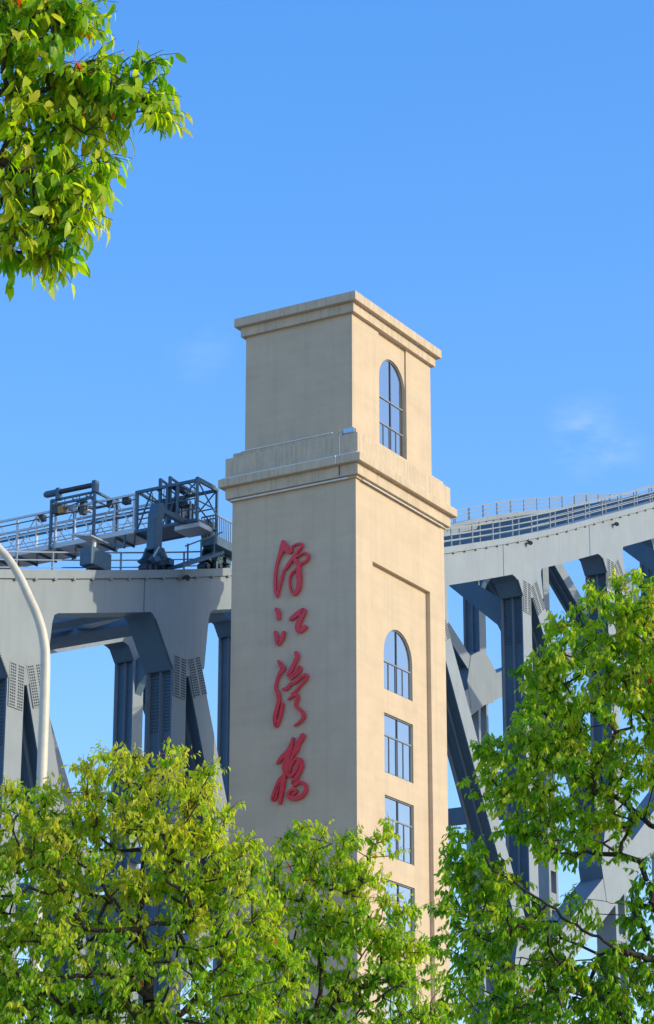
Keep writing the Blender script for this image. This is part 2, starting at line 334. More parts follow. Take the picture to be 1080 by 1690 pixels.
# ------------------------------------------------------------------ red raised characters on the shaded face
def catmull(P, n=7):
    P = np.array(P, float); Q = np.vstack([2 * P[0] - P[1], P, 2 * P[-1] - P[-2]]); out = []
    for i in range(1, len(Q) - 2):
        for t in np.linspace(0, 1, n, endpoint=False):
            a, b, c, d = Q[i - 1], Q[i], Q[i + 1], Q[i + 2]
            out.append(.5 * (2 * b + (c - a) * t + (2 * a - 5 * b + 4 * c - d) * t * t + (3 * b - a - 3 * c + d) * t ** 3))
    out.append(P[-1]); return np.array(out)
S1 = (430, 880, 7.68); S2 = (430, 1060, 6.036)
CH = [
 ('topmost of four, a tall tangle of loops', S1, [
  [(285,112,62),(272,190,80),(242,275,56),(208,375,44),(190,480,42),(181,600,42),(186,720,46),(206,798,40)],
  [(206,800,34),(233,690,38),(260,580,42),(292,468,36)],
  [(288,125,58),(328,190,84),(372,228,66),(392,190,40)],
  [(388,215,34),(405,165,26),(470,133,30),(522,135,34),(514,175,36),(468,228,36),(428,285,42),(384,345,50),(340,410,50),(306,458,38)],
  [(420,300,50),(470,285,34),(530,252,28),(578,252,34),(602,292,40),(580,345,38),(524,372,36),(492,402,40)],
  [(432,330,54),(470,390,52),(482,450,60),(486,540,70),(486,640,68),(470,712,62),(424,766,50),(394,748,32),(372,670,30),(371,570,30),(396,502,32),(446,455,42)]]),
 ('second of four, two drops beside a bent stroke', S1, [
  [(200,962,54),(222,1015,60),(226,1078,54)],
  [(186,1252,48),(205,1335,62),(222,1392,64),(270,1330,58),(293,1255,48)],
  [(378,1088,50),(455,1028,66),(540,978,72),(522,1045,66),(484,1120,68),(468,1190,76),(492,1236,64),(562,1188,62)]]),
 ('third of four, slanting strokes over a hooked tail', S2, [
  [(352,105,46),(362,140,50),(342,195,46),(308,262,48),(278,328,46),(322,322,34),(362,276,40),(390,246,40),(384,288,38),(300,362,30)],
  [(176,186,30),(204,228,52),(222,262,58),(190,310,42),(162,380,36),(150,450,38),(174,520,48),(180,585,46),(160,665,48),(142,750,48),(152,828,44),(182,775,38),(206,690,36),(220,612,32)],
  [(226,466,30),(262,455,40),(302,412,36),(345,396,32),(400,347,32),(448,322,32),(458,352,32),(402,420,30),(342,490,28),(308,515,20)],
  [(276,566,20),(320,532,32),(358,520,34),(368,560,38),(346,618,34),(370,655,34),(413,692,42),(428,742,42),(392,790,32),(336,828,18)]]),
 ('lowest of four, crossed strokes ending in a curl', S2, [
  [(168,1200,36),(215,1140,50),(265,1088,46),(306,1005,38),(324,958,36)],
  [(318,965,36),(300,1060,46),(264,1150,58),(240,1235,60),(248,1310,52)],
  [(418,932,58),(378,1000,54),(352,1065,62),(318,1130,38),(286,1200,36),(264,1262,38),(290,1328,42),(338,1290,42),(368,1222,42),(376,1165,42),(340,1165,34),(302,1228,32),(282,1290,30)],
  [(392,1168,44),(410,1220,44),(386,1290,42),(352,1350,44),(318,1400,40),(372,1378,26)],
  [(330,1430,28),(388,1395,28),(428,1402,34),(454,1450,38),(430,1508,42),(370,1548,44),(310,1553,42),(272,1530,38),(290,1480,32),(338,1466,32),(354,1488,30),(320,1515,22)],
  [(236,1330,46),(190,1380,54),(155,1462,54),(122,1560,48),(150,1532,38),(176,1442,38),(200,1400,34)],
  [(232,1330,46),(220,1430,48),(202,1530,46),(190,1600,36)]])]
UF = -.16; PXM = None
for ci, (desc, (ox, oy, sc), strokes) in enumerate(CH):
    g = thing('sign_character', 'red cursive character on the tower, ' + desc, 'sign character'); frame_root(g)
    for si, st in enumerate(strokes):
        P = catmull(st, 8); pts = []
        for x, y, w in P:
            h = hit(ox + x / sc, oy + y / sc, 'u', UF); wm = (w - 8 if w > 34 else w * .80) / sc / F_PX * 124
            pts.append((h[1], h[2], wm / 2))
        pts = np.array(pts); T = np.gradient(pts[:, :2], axis=0); T /= np.linalg.norm(T, axis=1)[:, None] + 1e-9
        N = np.stack([-T[:, 1], T[:, 0]], 1)
        bm = bmesh.new(); u0 = UF - .0035 * si; u1 = UF + .085 + .0021 * si
        # a chain of overlapping short prisms would fight; one ribbon with rounded caps instead
        L = pts[:, :2] + N * pts[:, 2:]; R = pts[:, :2] - N * pts[:, 2:]
        capA = [pts[0, :2] + pts[0, 2] * (math.cos(a) * N[0] - math.sin(a) * T[0]) for a in np.linspace(0, math.pi, 7)[1:-1]]
        capB = [pts[-1, :2] + pts[-1, 2] * (math.cos(a) * N[-1] + math.sin(a) * T[-1]) for a in np.linspace(0, math.pi, 7)[1:-1]]
        ring = []
        for u in (u0, u1):
            l = [bm.verts.new((u, *p)) for p in L]; r = [bm.verts.new((u, *p)) for p in R]
            a = [bm.verts.new((u, *p)) for p in capA]; b = [bm.verts.new((u, *p)) for p in capB]
            for i in range(len(l) - 1): bm.faces.new((l[i], l[i + 1], r[i + 1], r[i]))
            bm.faces.new([l[0]] + a + [r[0]]); bm.faces.new([l[-1]] + b + [r[-1]])
            ring.append(l + b + r[::-1] + a[::-1])
        n = len(ring[0])
        for i in range(n): j = (i + 1) % n; bm.faces.new((ring[0][i], ring[0][j], ring[1][j], ring[1][i]))
        so = obj('stroke', bm, 'red', g)
        bm = bmesh.new()
        for i in (3, len(pts) // 2, len(pts) - 4):
            cyl(bm, (u1 - .02, pts[i, 0], pts[i, 1]), (.02, pts[i, 0], pts[i, 1]), .022, 6)
        obj('stud', bm, 'grease', so)

# ------------------------------------------------------------------ truss bridge
bridge = thing('truss_bridge', 'grey-blue steel truss arch bridge rising to the right behind the tower', 'bridge'); frame_root(bridge)
VN, WID, BD = 11.33, 27.28, 1.48                       # near truss face, distance to the far one, depth of a box member
TOPU = np.array([-60, -30, -9.68, -3.44, 7.26, 29.42, 42.35, 51.25, 59.07, 83.65, 88.26, 95.02, 99.74, 105.94, 112.5, 135, 160, 185.])
TOPZ = np.array([24, 29.2, 33.97, 35.65, 38.69, 46.01, 50.75, 54.35, 57.55, 68.01, 69.83, 72.3, 73.89, 76.0, 78.1, 83.5, 87, 88.])
def spline(xs, ys):
    h = np.diff(xs); d = np.diff(ys) / h; m = np.zeros(len(xs)); m[1:-1] = (d[:-1] * h[1:] + d[1:] * h[:-1]) / (h[1:] + h[:-1]); m[0], m[-1] = d[0], d[-1]
    def g(x):
        i = int(np.clip(np.searchsorted(xs, x) - 1, 0, len(h) - 1)); t = (x - xs[i]) / h[i]
        return float((2*t**3-3*t**2+1)*ys[i] + (t**3-2*t**2+t)*h[i]*m[i] + (-2*t**3+3*t**2)*ys[i+1] + (t**3-t**2)*h[i]*m[i+1])
    return g
ztop = spline(TOPU, TOPZ)
def cdep(u): return float(np.interp(u, [-11, 60], [1.85, 2.50]))
CURB = .40
def zbot(u): return ztop(u) - cdep(u)
NODES = [-8.28 + 11.98 * k for k in range(-2, 15)]; KN = list(range(-2, 15))
LOWZ = dict(zip(range(-2, 15), [-3, -3, -2.5, -1, 6.0, 15, 23.5, 31.5, 40, 48, 55, 60, 64, 67.5, 70, 72, 73.5]))
UMIN, UMAX = -34.0, 158.0
def loft(bm, us, zlo, zhi, v0, v1):
    rows = [[bm.verts.new((u, v, z)) for v, z in ((v0, zlo(u)), (v1, zlo(u)), (v1, zhi(u)), (v0, zhi(u)))] for u in us]
    for a, b in zip(rows, rows[1:]):
        for i in range(4): j = (i + 1) % 4; bm.faces.new((a[i], a[j], b[j], b[i]))
    bm.faces.new(rows[0][::-1]); bm.faces.new(rows[-1])
def member(bm, p, q, w, v0, v1, rib=True):
    """box member in a truss plane from p to q (u,z), in-plane width w, with a rib along its left side"""
    p, q = np.array(p), np.array(q); d = (q - p) / np.linalg.norm(q - p); n = np.array([-d[1], d[0]]) * w / 2
    pts = [p + n, q + n, q - n, p - n]
    if not rib: prism(bm, [tuple(x) for x in pts], 'v', v0, v1)
    else:
        for a, b in ((v0, v0 + .09), (v1 - .09, v1)): prism(bm, [tuple(x) for x in pts], 'v', a, b)
        n = n * (1 - .30 / (w / 2)); w = w - .60; pts = [p + n, q + n, q - n, p - n]; prism(bm, [tuple(x) for x in pts], 'v', v0 + .088, v1 - .088)
    if rib:
        for s in (1, -1):
            a = [p + n * s, q + n * s, q + n * s * (1 + .22 / (w / 2)), p + n * s * (1 + .22 / (w / 2))]
            prism(bm, [tuple(x) for x in a], 'v', (v0 + v1) / 2 - .03, (v0 + v1) / 2 + .03)
def shade_faces(o):
    """outward plates stay pale; shade is painted into edges, webs and undersides"""
    o.data.materials.append(M['shade_slate'])
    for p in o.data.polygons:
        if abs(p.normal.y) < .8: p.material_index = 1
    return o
def lerp(a, b, t): return a + (b - a) * t
N1 = dict(L=[(-2.45,-.70),(-2.28,-.70),(-2.08,-.86),(-.57,-2.87)], C=(.60,-2.95), R=[(1.98,-2.25),(2.30,.22),(2.42,.55),(2.67,.76)])
N4 = dict(L=[(-1.86,-.74),(-1.50,-.72),(-1.15,-.82),(-.57,-1.60)], C=(.60,-1.42), R=[(2.20,-1.05),(1.95,.35),(1.98,.60),(2.12,.80)])
def node_shape(k):
    t = min(1, max(0, (k - 1) / 3)); mixp = lambda a, b: (lerp(a[0], b[0], t), lerp(a[1], b[1], t))
    return [mixp(a, b) for a, b in zip(N1['L'], N4['L'])], mixp(N1['C'], N4['C']), [mixp(a, b) for a, b in zip(N1['R'], N4['R'])]
def truss(v0, near):
    v1 = v0 + BD
    us = np.arange(UMIN, UMAX, 1.5)
    for i in range(len(KN) - 1):                       # chord in panel lengths, as erected
        a, b = max(UMIN, NODES[i] - 5.99), min(UMAX, NODES[i] + 5.985)
        bm = bmesh.new(); loft(bm, np.linspace(a, b, 7), zbot, lambda u: ztop(u) - CURB, v0, v1); shade_faces(obj('top_chord', bm, 'paint', bridge))
    bm = bmesh.new(); loft(bm, us, lambda u: ztop(u) - CURB + .02, ztop, v0 - .10, v1 + .10); obj('chord_curb', bm, 'paint', bridge)
    bm = bmesh.new()
    for u in np.arange(UMIN + 1, UMAX, 1.35): box(bm, (u - .07, v0 - .135, ztop(u) - CURB - .06), (u + .07, v0 - .001, ztop(u) - CURB + .05))
    o = obj('curb_bracket_row', bm, 'paint', bridge); o['kind'] = 'stuff'
    for i, k in enumerate(KN):
        s = NODES[i]; zb = zbot(s); zl = LOWZ[k]
        if s < UMIN + 8 or s > UMAX - 8: continue
        Lh, Cr, Rh = node_shape(k)
        fx = lambda p: (s + p[0], zb + p[1])
        # gusset block; its top edge is buried in the chord
        poly = [fx(Lh[0])] + [fx(p) for p in Lh[1:]] + [(s + .57, zb + Cr[1])] + [fx(Cr)] + [fx(p) for p in Rh]
        top = [(s + Rh[-1][0], zbot(s + Rh[-1][0]) + .06), (s + Lh[0][0], zbot(s + Lh[0][0]) + .06)]
        poly = poly[:-1] + [(s + Rh[-1][0], zbot(s + Rh[-1][0]))] + top
        poly[0] = (s + Lh[0][0], zbot(s + Lh[0][0]) - .0)
        bm = bmesh.new(); prism(bm, poly, 'v', v0 - .012, v1 + .012); shade_faces(obj('gusset', bm, 'paint', bridge))
        bm = bmesh.new(); member(bm, (s, zb + Cr[1] + .3), (s, zl), 1.14, v0 + .02, v1 - .02); shade_faces(obj('post', bm, 'paint', bridge))
        if i + 1 < len(KN) and NODES[i + 1] < UMAX - 8:
            s2, zl2 = NODES[i + 1], LOWZ[k + 1]
            pa = np.array([s + 1.28, zb + Cr[1] + .42]); pb = np.array([s2 - .2, zl2 + .6])
            bm = bmesh.new(); member(bm, tuple(pa), tuple(pb), 1.22, v0 + .03, v1 - .03); shade_faces(obj('diagonal', bm, 'paint', bridge))
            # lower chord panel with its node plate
            bm = bmesh.new(); p, q = (s, zl), (s2, zl2); member(bm, p, q, 2.0, v0 + .01, v1 - .01, False); shade_faces(obj('lower_chord', bm, 'paint', bridge))
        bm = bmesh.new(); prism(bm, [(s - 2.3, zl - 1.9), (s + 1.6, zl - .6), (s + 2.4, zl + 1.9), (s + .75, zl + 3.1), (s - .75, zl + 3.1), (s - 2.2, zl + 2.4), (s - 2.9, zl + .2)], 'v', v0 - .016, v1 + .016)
        shade_faces(obj('lower_gusset', bm, 'paint', bridge))
        if zl > 18:                                     # hanger down to the deck
            bm = bmesh.new(); prism(bm, rect(s - .85, s - .50, 14.6, zl - 1.0), 'v', v0 + .1, v1 - .1); prism(bm, rect(s + .50, s + .85, 14.6, zl - .5), 'v', v0 + .1, v1 - .1)
            for z in np.arange(17, zl - 3, 3.2): prism(bm, rect(s - .52, s + .52, z, z + 1.4), 'v', v0 + .12, v1 - .12)
            obj('hanger', bm, 'paint', bridge)
        if near and k >= 0:                             # erection seam on the chord face
            us_ = s - 2.95; bm = bmesh.new(); prism(bm, [(us_ - .035, zbot(us_) - .0), (us_ + .035, zbot(us_)), (us_ + .035, ztop(us_) - CURB), (us_ - .035, ztop(us_) - CURB)], 'v', v0 - .014, v0 + .01); obj('weld_seam', bm, 'shade_slate', bridge)
        # splice plates with bolts
        if -1 <= k <= 6 and near:
            for (cx, cz, ax, ww, hh) in ((0, Cr[1] - .15, (0, 1), .98, 1.9), (1.42, Cr[1] + .20, None, 1.05, 1.8)):
                if ax is None:
                    s2 = NODES[i + 1]; d = np.array([s2 - .2 - s - 1.28, LOWZ[k + 1] + .6 - zb - Cr[1] - .42]); d /= -np.linalg.norm(d)
                else: d = np.array([0., 1.])
                n = np.array([d[1], -d[0]]); c = np.array([s + cx, zb + cz])
                P = lambda a, b: tuple(c + n * a + d * b)
                bm = bmesh.new(); prism(bm, [P(-ww/2, -hh/2), P(ww/2, -hh/2), P(ww/2, hh/2), P(-ww/2, hh/2)], 'v', v0 - .030, v0 + .03)
                pl = obj('splice_plate', bm, 'paint', bridge); bm = bmesh.new()
                for a in np.linspace(-ww/2 + .10, ww/2 - .10, 7):
                    if abs(a) < .02: continue
                    for b in np.linspace(-hh/2 + .09, hh/2 - .09, 15):
                        x, z = P(a, b); box(bm, (x - .028, v0 - .062, z - .028), (x + .028, v0 - .029, z + .028))
                o = obj('bolt_field', bm, 'bolt', pl); o['kind'] = 'stuff'
            # bolts on the side of the post, under the haunch
            bm = bmesh.new()
            for b in np.linspace(0, 2.6, 18):
                for v in np.linspace(v0 + .14, v1 - .14, 12):
                    if abs(v - (v0 + v1) / 2) < .07: continue
                    z = zb + Lh[-1][1] - .1 - b
                    box(bm, (s - .300, v - .028, z - .028), (s - .268, v + .028, z + .028))
            o = obj('bolt_field', bm, 'bolt', bridge); o['kind'] = 'stuff'
            bm = bmesh.new()
            for t in np.linspace(.03, .97, 20):
                a, b = Lh[2], Lh[3]; x, z = fx((lerp(a[0], b[0], t), lerp(a[1], b[1], t))); box(bm, (x - .05, v0 - .045, z - .04), (x + .03, v0 + .02, z + .04))
            o = obj('bolt_row', bm, 'bolt', bridge); o['kind'] = 'stuff'
truss(VN, True); truss(VN + WID, False)
VA, VB = VN + BD, VN + WID                              # inner faces
for i, k in enumerate(KN):
    s = NODES[i]
    if s < UMIN + 8 or s > UMAX - 8: continue
    zb, zt = zbot(s), ztop(s) - CURB - .05
    bm = bmesh.new(); box(bm, (s - .45, VA, zb + .35), (s + .45, VB, zt - .25)); obj('top_strut', bm, 'shade_slate', bridge)  # struts and braces take the paint with shade in its colour
    for sg in ((0, 1) if k % 2 == 0 and k > 0 else ()):    # knee braces of the sway frame
        f = (lambda d: VA - .15 + d) if sg == 0 else (lambda d: VB + .15 - d)
        H = 3.4
        pts = [(f(0), zb - H + .2), (f(.25), zb - H - .5), (f(.55), zb - H + .1), (f(5.2), zb + .5), (f(3.8), zb + .5), (f(0), zb - H + 1.9)]
        pts = [(f(0), zb - H - .6), (f(.45), zb - H + .35), (f(4.6), zb + .75), (f(3.2), zb + .75), (f(.25), zb - H + 1.9), (f(0), zb - H + 1.9)]
        bm = bmesh.new(); prism(bm, pts, 'u', s - .34, s + .34); obj('knee_brace', bm, 'shade_slate', bridge)
    if 0 <= k <= 4:
        zl = max(LOWZ[k] + 4, zb - 14.4)
        bm = bmesh.new(); box(bm, (s - .4, VA - .05, zl), (s + .4, VB + .05, zl + .85)); obj('sway_strut', bm, 'shade_slate', bridge)
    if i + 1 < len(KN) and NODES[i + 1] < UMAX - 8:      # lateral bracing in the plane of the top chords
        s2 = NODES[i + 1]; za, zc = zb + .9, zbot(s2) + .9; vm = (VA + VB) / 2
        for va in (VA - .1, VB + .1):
            bm = bmesh.new(); bar(bm, (s + .3, va, za + .1), (s2 - .3, vm + (.35 if va > vm else -.35), zc + .1), .55, .75); obj('lateral_brace', bm, 'shade_slate', bridge)
# railings on the chords
rp = bmesh.new(); box(rp, (-.035, -.035, 0), (.035, .035, 1.08)); rp_me = bpy.data.meshes.new('railing_post'); rp.to_mesh(rp_me); rp.free(); rp_me.materials.append(M['paint'])
def railing(v, ua, ub, step=2.55, ph=0.):
    us = np.arange(ua + ph, ub, step)
    for u in us:
        o = bpy.data.objects.new('railing_post', rp_me); COL.objects.link(o); o.parent = bridge; o.location = (u, v, ztop(u) - .02)
    for h in (1.06, .70, .36):
        bm = bmesh.new()
        for a, b in zip(np.arange(ua, ub, 2.55), np.arange(ua + 2.55, ub + 2.55, 2.55)): bar(bm, (a, v, ztop(a) + h), (b, v, ztop(b) + h), .05 if h < 1 else .065)
        obj('handrail', bm, 'paint', bridge)
railing(VN + .05, 20.2, 120.0); railing(VN + BD - .05, -30.0, 120.0, ph=.3)
railing(VN + WID + .05, 60.0, 150.0); railing(VN + WID + BD - .05, 60.0, 150.0, ph=.35)
# little lamps under the curb
for x, y in ((869, 897), (1012, 866), (302, 955)):
    h = hit(x, y, 'v', VN); bm = bmesh.new()
    cyl(bm, (h[0] - .12, VN - .34, h[2] - .06), (h[0] + .1, VN - .16, h[2] + .06), .13, 10); box(bm, (h[0] - .03, VN - .2, h[2] - .03), (h[0] + .03, VN + .01, h[2] + .03)); obj('chord_lamp', bm, 'grease', bridge)
# road deck with edge girders, piers
bm = bmesh.new(); box(bm, (-140, VN - 1.5, 12.6), (300, VN + WID + 3, 13.0)); obj('deck_slab', bm, 'concrete', bridge)
for v in (VN - 1.2, VN + WID + 2.4):
    bm = bmesh.new(); box(bm, (-140, v, 11.2), (300, v + .5, 14.7)); obj('edge_girder', bm, 'paint', bridge)
for u in (-110, -70, -30, 3.7):
    for v in (VN - .5, VN + WID - .5):
        bm = bmesh.new(); box(bm, (u - 1.2, v, 0), (u + 1.2, v + 2.4, 12.65)); bevel(obj('pier', bm, 'concrete', bridge), .15)

# ------------------------------------------------------------------ inspection carriage on the chords
car = thing('inspection_carriage', 'steel inspection carriage with silver lattice walkway standing on the bridge chord', 'inspection carriage'); frame_root(car)
CU0, CU1, CV0, CV1, CZ0, CZ1 = 4.92, 6.60, 11.36, 14.85, 40.42, 42.38
def cbar(name, p, q, w, h=None, m='bluesteel'):
    bm = bmesh.new(); bar(bm, p, q, w, h); return obj(name, bm, m, car)
for u in (CU0, CU1):
    for v in (CV0, 12.45, 13.05, CV1 - .1): cbar('cage_post', (u, v, CZ0), (u, v, CZ1), .11)
    for z in (CZ0, CZ1): cbar('cage_beam', (u, CV0 - .06, z), (u, CV1, z), .12, .14)
    for z in (41.0, 41.5): cbar('cage_rail', (u, CV0, z), (u, CV1 - .1, z), .05)
    cbar('cage_brace', (u, CV1 - .1, CZ0), (u, 13.9, CZ1), .06); cbar('cage_brace', (u, CV1 - .1, CZ1), (u, 13.05, CZ0 + .6), .05)
for v in (CV0, 12.45, CV1 - .1):
    for z in (CZ0, CZ1): cbar('cage_beam', (CU0, v, z), (CU1, v, z), .11, .12)
cbar('cage_brace', (CU0, CV0, CZ1), (CU1, CV0, CZ0 + .7), .05); cbar('cage_brace', (CU0, CV0, CZ0 + .7), (CU1, CV0, CZ0), .05)
cbar('cage_rail', (CU0, CV0, 41.4), (CU1, CV0, 41.4), .05)
bm = bmesh.new(); box(bm, (CU0, CV0, CZ0 - .04), (CU1, CV1, CZ0 - .002)); obj('floor_panel', bm, 'bluesteel', car)
bm = bmesh.new(); box(bm, (CU0 + .05, CV0 - .1, CZ0 - .32), (CU1 - .4, CV0 + 1.3, CZ0 - .045)); bevel(obj('equipment_tray', bm, 'alu', car), .05)
# hoists and gear inside the cage
bm = bmesh.new(); cyl(bm, (CU0 + .15, CV0 + .12, CZ1 + .13), (CU1 - .1, CV0 + .12, CZ1 + .13), .12, 12); obj('hoist_drum', bm, 'bluesteel', car)
bm = bmesh.new(); cyl(bm, (CU0 + .3, 12.9, CZ1 + .05), (CU1 - .2, 12.9, CZ1 + .05), .15, 12); obj('hoist_drum', bm, 'grease', car)
for v in (13.0, 13.55):
    cbar('mast', (CU0 + .15, v, CZ0), (CU0 + .15, v, CZ1 + .52), .13); cbar('mast', (CU1 - .2, v, CZ0), (CU1 - .2, v, CZ1 + .35), .10)
    cbar('mast_beam', (CU0 + .15, v, CZ1 + .48), (CU1 - .2, v, CZ1 + .33), .09)
for j in range(6):
    v = 11.9 + .17 * j; h = random.uniform(.8, 1.5); cbar('gas_cylinder', (CU0 + .45 + .1 * (j % 3), v, CZ0), (CU0 + .45 + .1 * (j % 3), v, CZ0 + h), .075, .075, 'alu' if j % 2 else 'grease')
bm = bmesh.new(); box(bm, (CU0 + .35, 12.75, CZ0 + .75), (CU1 - .3, 13.35, CZ0 + 1.45)); bevel(obj('winch_box', bm, 'grease', car), .06)
bm = bmesh.new(); box(bm, (CU0 + .5, 13.5, CZ0 + .9), (CU1 - .5, 14.1, CZ0 + 1.6)); bevel(obj('control_box', bm, 'bluesteel', car), .03)
bm = bmesh.new(); cyl(bm, (CU0 + .2, 12.3, CZ0 + 1.1), (CU0 + .6, 12.5, CZ0 + 1.1), .22, 12); obj('cable_reel', bm, 'grease', car)
for j in range(7):                                        # hoses and cables hanging in the cage
    v = 11.7 + .42 * j; a = random.uniform(.1, .5); cbar('cable', (CU0 + .1 + a, v, CZ1), (CU0 + .2 + a, v + random.uniform(-.3, .3), CZ0 + random.uniform(0, .8)), .025, None, 'grease')
for v in (11.9, 12.5, 13.1, 13.7, 14.3): cbar('cage_rail', (CU0, v, CZ1 - .02), (CU1, v + .35, CZ1 - .02), .05)
for u in (CU0, CU1): cbar('cage_brace', (u, CV0, CZ1), (u, 12.45, 41.4), .05); cbar('cage_brace', (u, 12.45, CZ1), (u, 13.05, CZ0), .05)
# silver lattice walkway running across the bridge
WV0, WV1 = CV1, VN + WID + BD
WU0, WU1 = CU0 + .05, CU1 - .05
for u in (WU0, WU1):
    bm = bmesh.new(); bar(bm, (u, WV0, CZ1 - .05), (u, WV1, CZ1 - .05), .10); obj('walkway_top_chord', bm, 'alu', car)
    bm = bmesh.new(); bar(bm, (u, WV0, 41.42), (u, WV1, 41.42), .05); bar(bm, (u, WV0, 40.95), (u, WV1, 40.95), .04); obj('walkway_rail', bm, 'alu', car)
    bm = bmesh.new(); bar(bm, (u, WV0, CZ0 + .10), (u, WV1, CZ0 + .10), .08, .24); obj('walkway_toe_board', bm, 'alu', car)
    v = WV0 + .1; j = 0
    while v < WV1:
        cbar('walkway_post', (u, v, CZ0), (u, v, CZ1 - .05), .09 if j % 2 == 0 else .06, None, 'alu')
        if v + 1.15 < WV1:
            a, b = (CZ0 + .15, CZ1 - .1) if j % 2 == 0 else (CZ1 - .1, CZ0 + .15)
            cbar('walkway_brace', (u, v, a), (u, v + 1.15, b), .045, None, 'alu'); cbar('walkway_brace', (u, v, CZ0 + .2), (u, v + .57, 41.4), .03, None, 'alu')
        v += 1.15; j += 1
bm = bmesh.new(); bar(bm, ((WU0 + WU1) / 2 + .3, WV0, 41.75), ((WU0 + WU1) / 2 + .3, WV1, 41.75), .09); obj('walkway_pipe', bm, 'bluesteel', car)
v = WV0
while v < WV1 - 1:                                        # floor sheets on cross beams
    bm = bmesh.new(); box(bm, (WU0, v + .02, CZ0 - .035), (WU1, v + 1.13, CZ0 - .005)); obj('floor_panel', bm, 'alu', car)
    cbar('floor_beam', (WU0, v, CZ0 - .07), (WU1, v, CZ0 - .07), .09, .12); cbar('floor_beam', (WU0, v, CZ0 - .09), (WU1, v + 1.15, CZ0 - .09), .05, .06)
    v += 1.15
# portal frame with a motor drum astride the walkway
PV0, PV1 = 17.16, 19.70
for v in (PV0, PV1):
    for u in (CU0 - .12, CU1 + .1): cbar('portal_post', (u, v, CZ0 - .1), (u, v, CZ1 + (.62 if v == PV0 else .45)), .12)
    cbar('portal_beam', (CU0 - .12, v, CZ1 + .45), (CU1 + .1, v, CZ1 + .45), .11)
for u, dz in ((CU0 - .12, .42), (CU0 - .12, .18), (CU1 + .1, .4)): cbar('portal_beam', (u, PV0, CZ1 + dz), (u, PV1, CZ1 + dz), .10)
for dv in (.5, 1.3): cbar('portal_beam', (CU0 - .12, PV0 + dv, CZ1 + .3), (CU1 + .1, PV0 + dv, CZ1 + .3), .07)
bm = bmesh.new(); cyl(bm, (CU0 - .1, PV0 - .05, CZ1 + .80), (CU0 - .1, PV1 - .3, CZ1 + .80), .125, 14); obj('drum', bm, 'grease', car)
bm = bmesh.new(); cyl(bm, (CU0 - .1, PV1 - .3, CZ1 + .80), (CU0 - .1, PV1 + .35, CZ1 + .80), .17, 14); cyl(bm, (CU0 - .1, PV1 + .35, CZ1 + .80), (CU0 - .1, PV1 + .45, CZ1 + .80), .12, 12); obj('motor', bm, 'bluesteel', car)
bm = bmesh.new(); box(bm, (CU0 - .25, PV0 - .12, CZ1 + .40), (CU0 + .05, PV0 + .10, CZ1 + .98)); box(bm, (CU0 - .25, PV1 - .50, CZ1 + .40), (CU0 + .05, PV1 - .30, CZ1 + .98)); obj('drum_bracket', bm, 'bluesteel', car)
bm = bmesh.new(); cyl(bm, (CU0 - .05, PV0 + 1.7, CZ1 + .02), (CU1 - .3, PV0 + 1.3, CZ1 + .12), .11, 10); obj('actuator', bm, 'alu', car)
bm = bmesh.new(); box(bm, (CU0 - .22, PV1 - .75, CZ1 - .32), (CU0 + .12, PV1 - .45, CZ1 + .02)); obj('gear_box', bm, 'ochre', car)
bm = bmesh.new(); box(bm, (CU0 - .2, PV1 - .45, CZ1 - .28), (CU0 + .1, PV1 - .1, CZ1 + .1)); obj('gear_box', bm, 'grease', car)
bm = bmesh.new(); box(bm, (CU0, PV0 + .7, CZ1 - .5), (CU0 + .3, PV0 + .95, CZ1 + .2)); obj('junction_box', bm, 'grease', car)
cbar('outrigger', (CU0 - .1, 15.35, CZ0 - .72), (CU0 - .1, 16.75, CZ0 - .12), .10); cbar('outrigger', (CU0 - .1, 15.35, CZ0 - .74), (CU0 - .1, 15.35, CZ0 - .1), .08)
for dv in (.25, .85, 1.05, 1.75, 2.2):
    cbar('portal_rod', (CU0 - .12, PV0 + dv, CZ1 + .42), (CU0 + .1, PV0 + dv + random.uniform(-.5, .5), CZ1 - .3), .035)
    cbar('portal_rod', (CU1 + .1, PV0 + dv, CZ1 + .4), (CU0 + .2, PV0 + dv + random.uniform(-.6, .6), CZ1 - .1), .035)
cbar('portal_brace', (CU0 - .12, PV0, CZ1 + .5), (CU1 + .1, PV1, CZ1 + .4), .05); cbar('portal_brace', (CU0 - .12, PV1, CZ1 - .2), (CU0 - .12, PV0, CZ1 + .18), .05)
for v in (15.4, 16.3, 18.0, 20.4): 
    bm = bmesh.new(); box(bm, (CU0 + .15, v, CZ1 - .35), (CU0 + .45, v + .35, CZ1 - .05)); obj('junction_box', bm, 'grease', car)
for u in (WU0 - .03, WU1 - .2): cbar('hose', (u, WV0, CZ1 - .32), (u, WV1, CZ1 - .36), .045, None, 'grease')
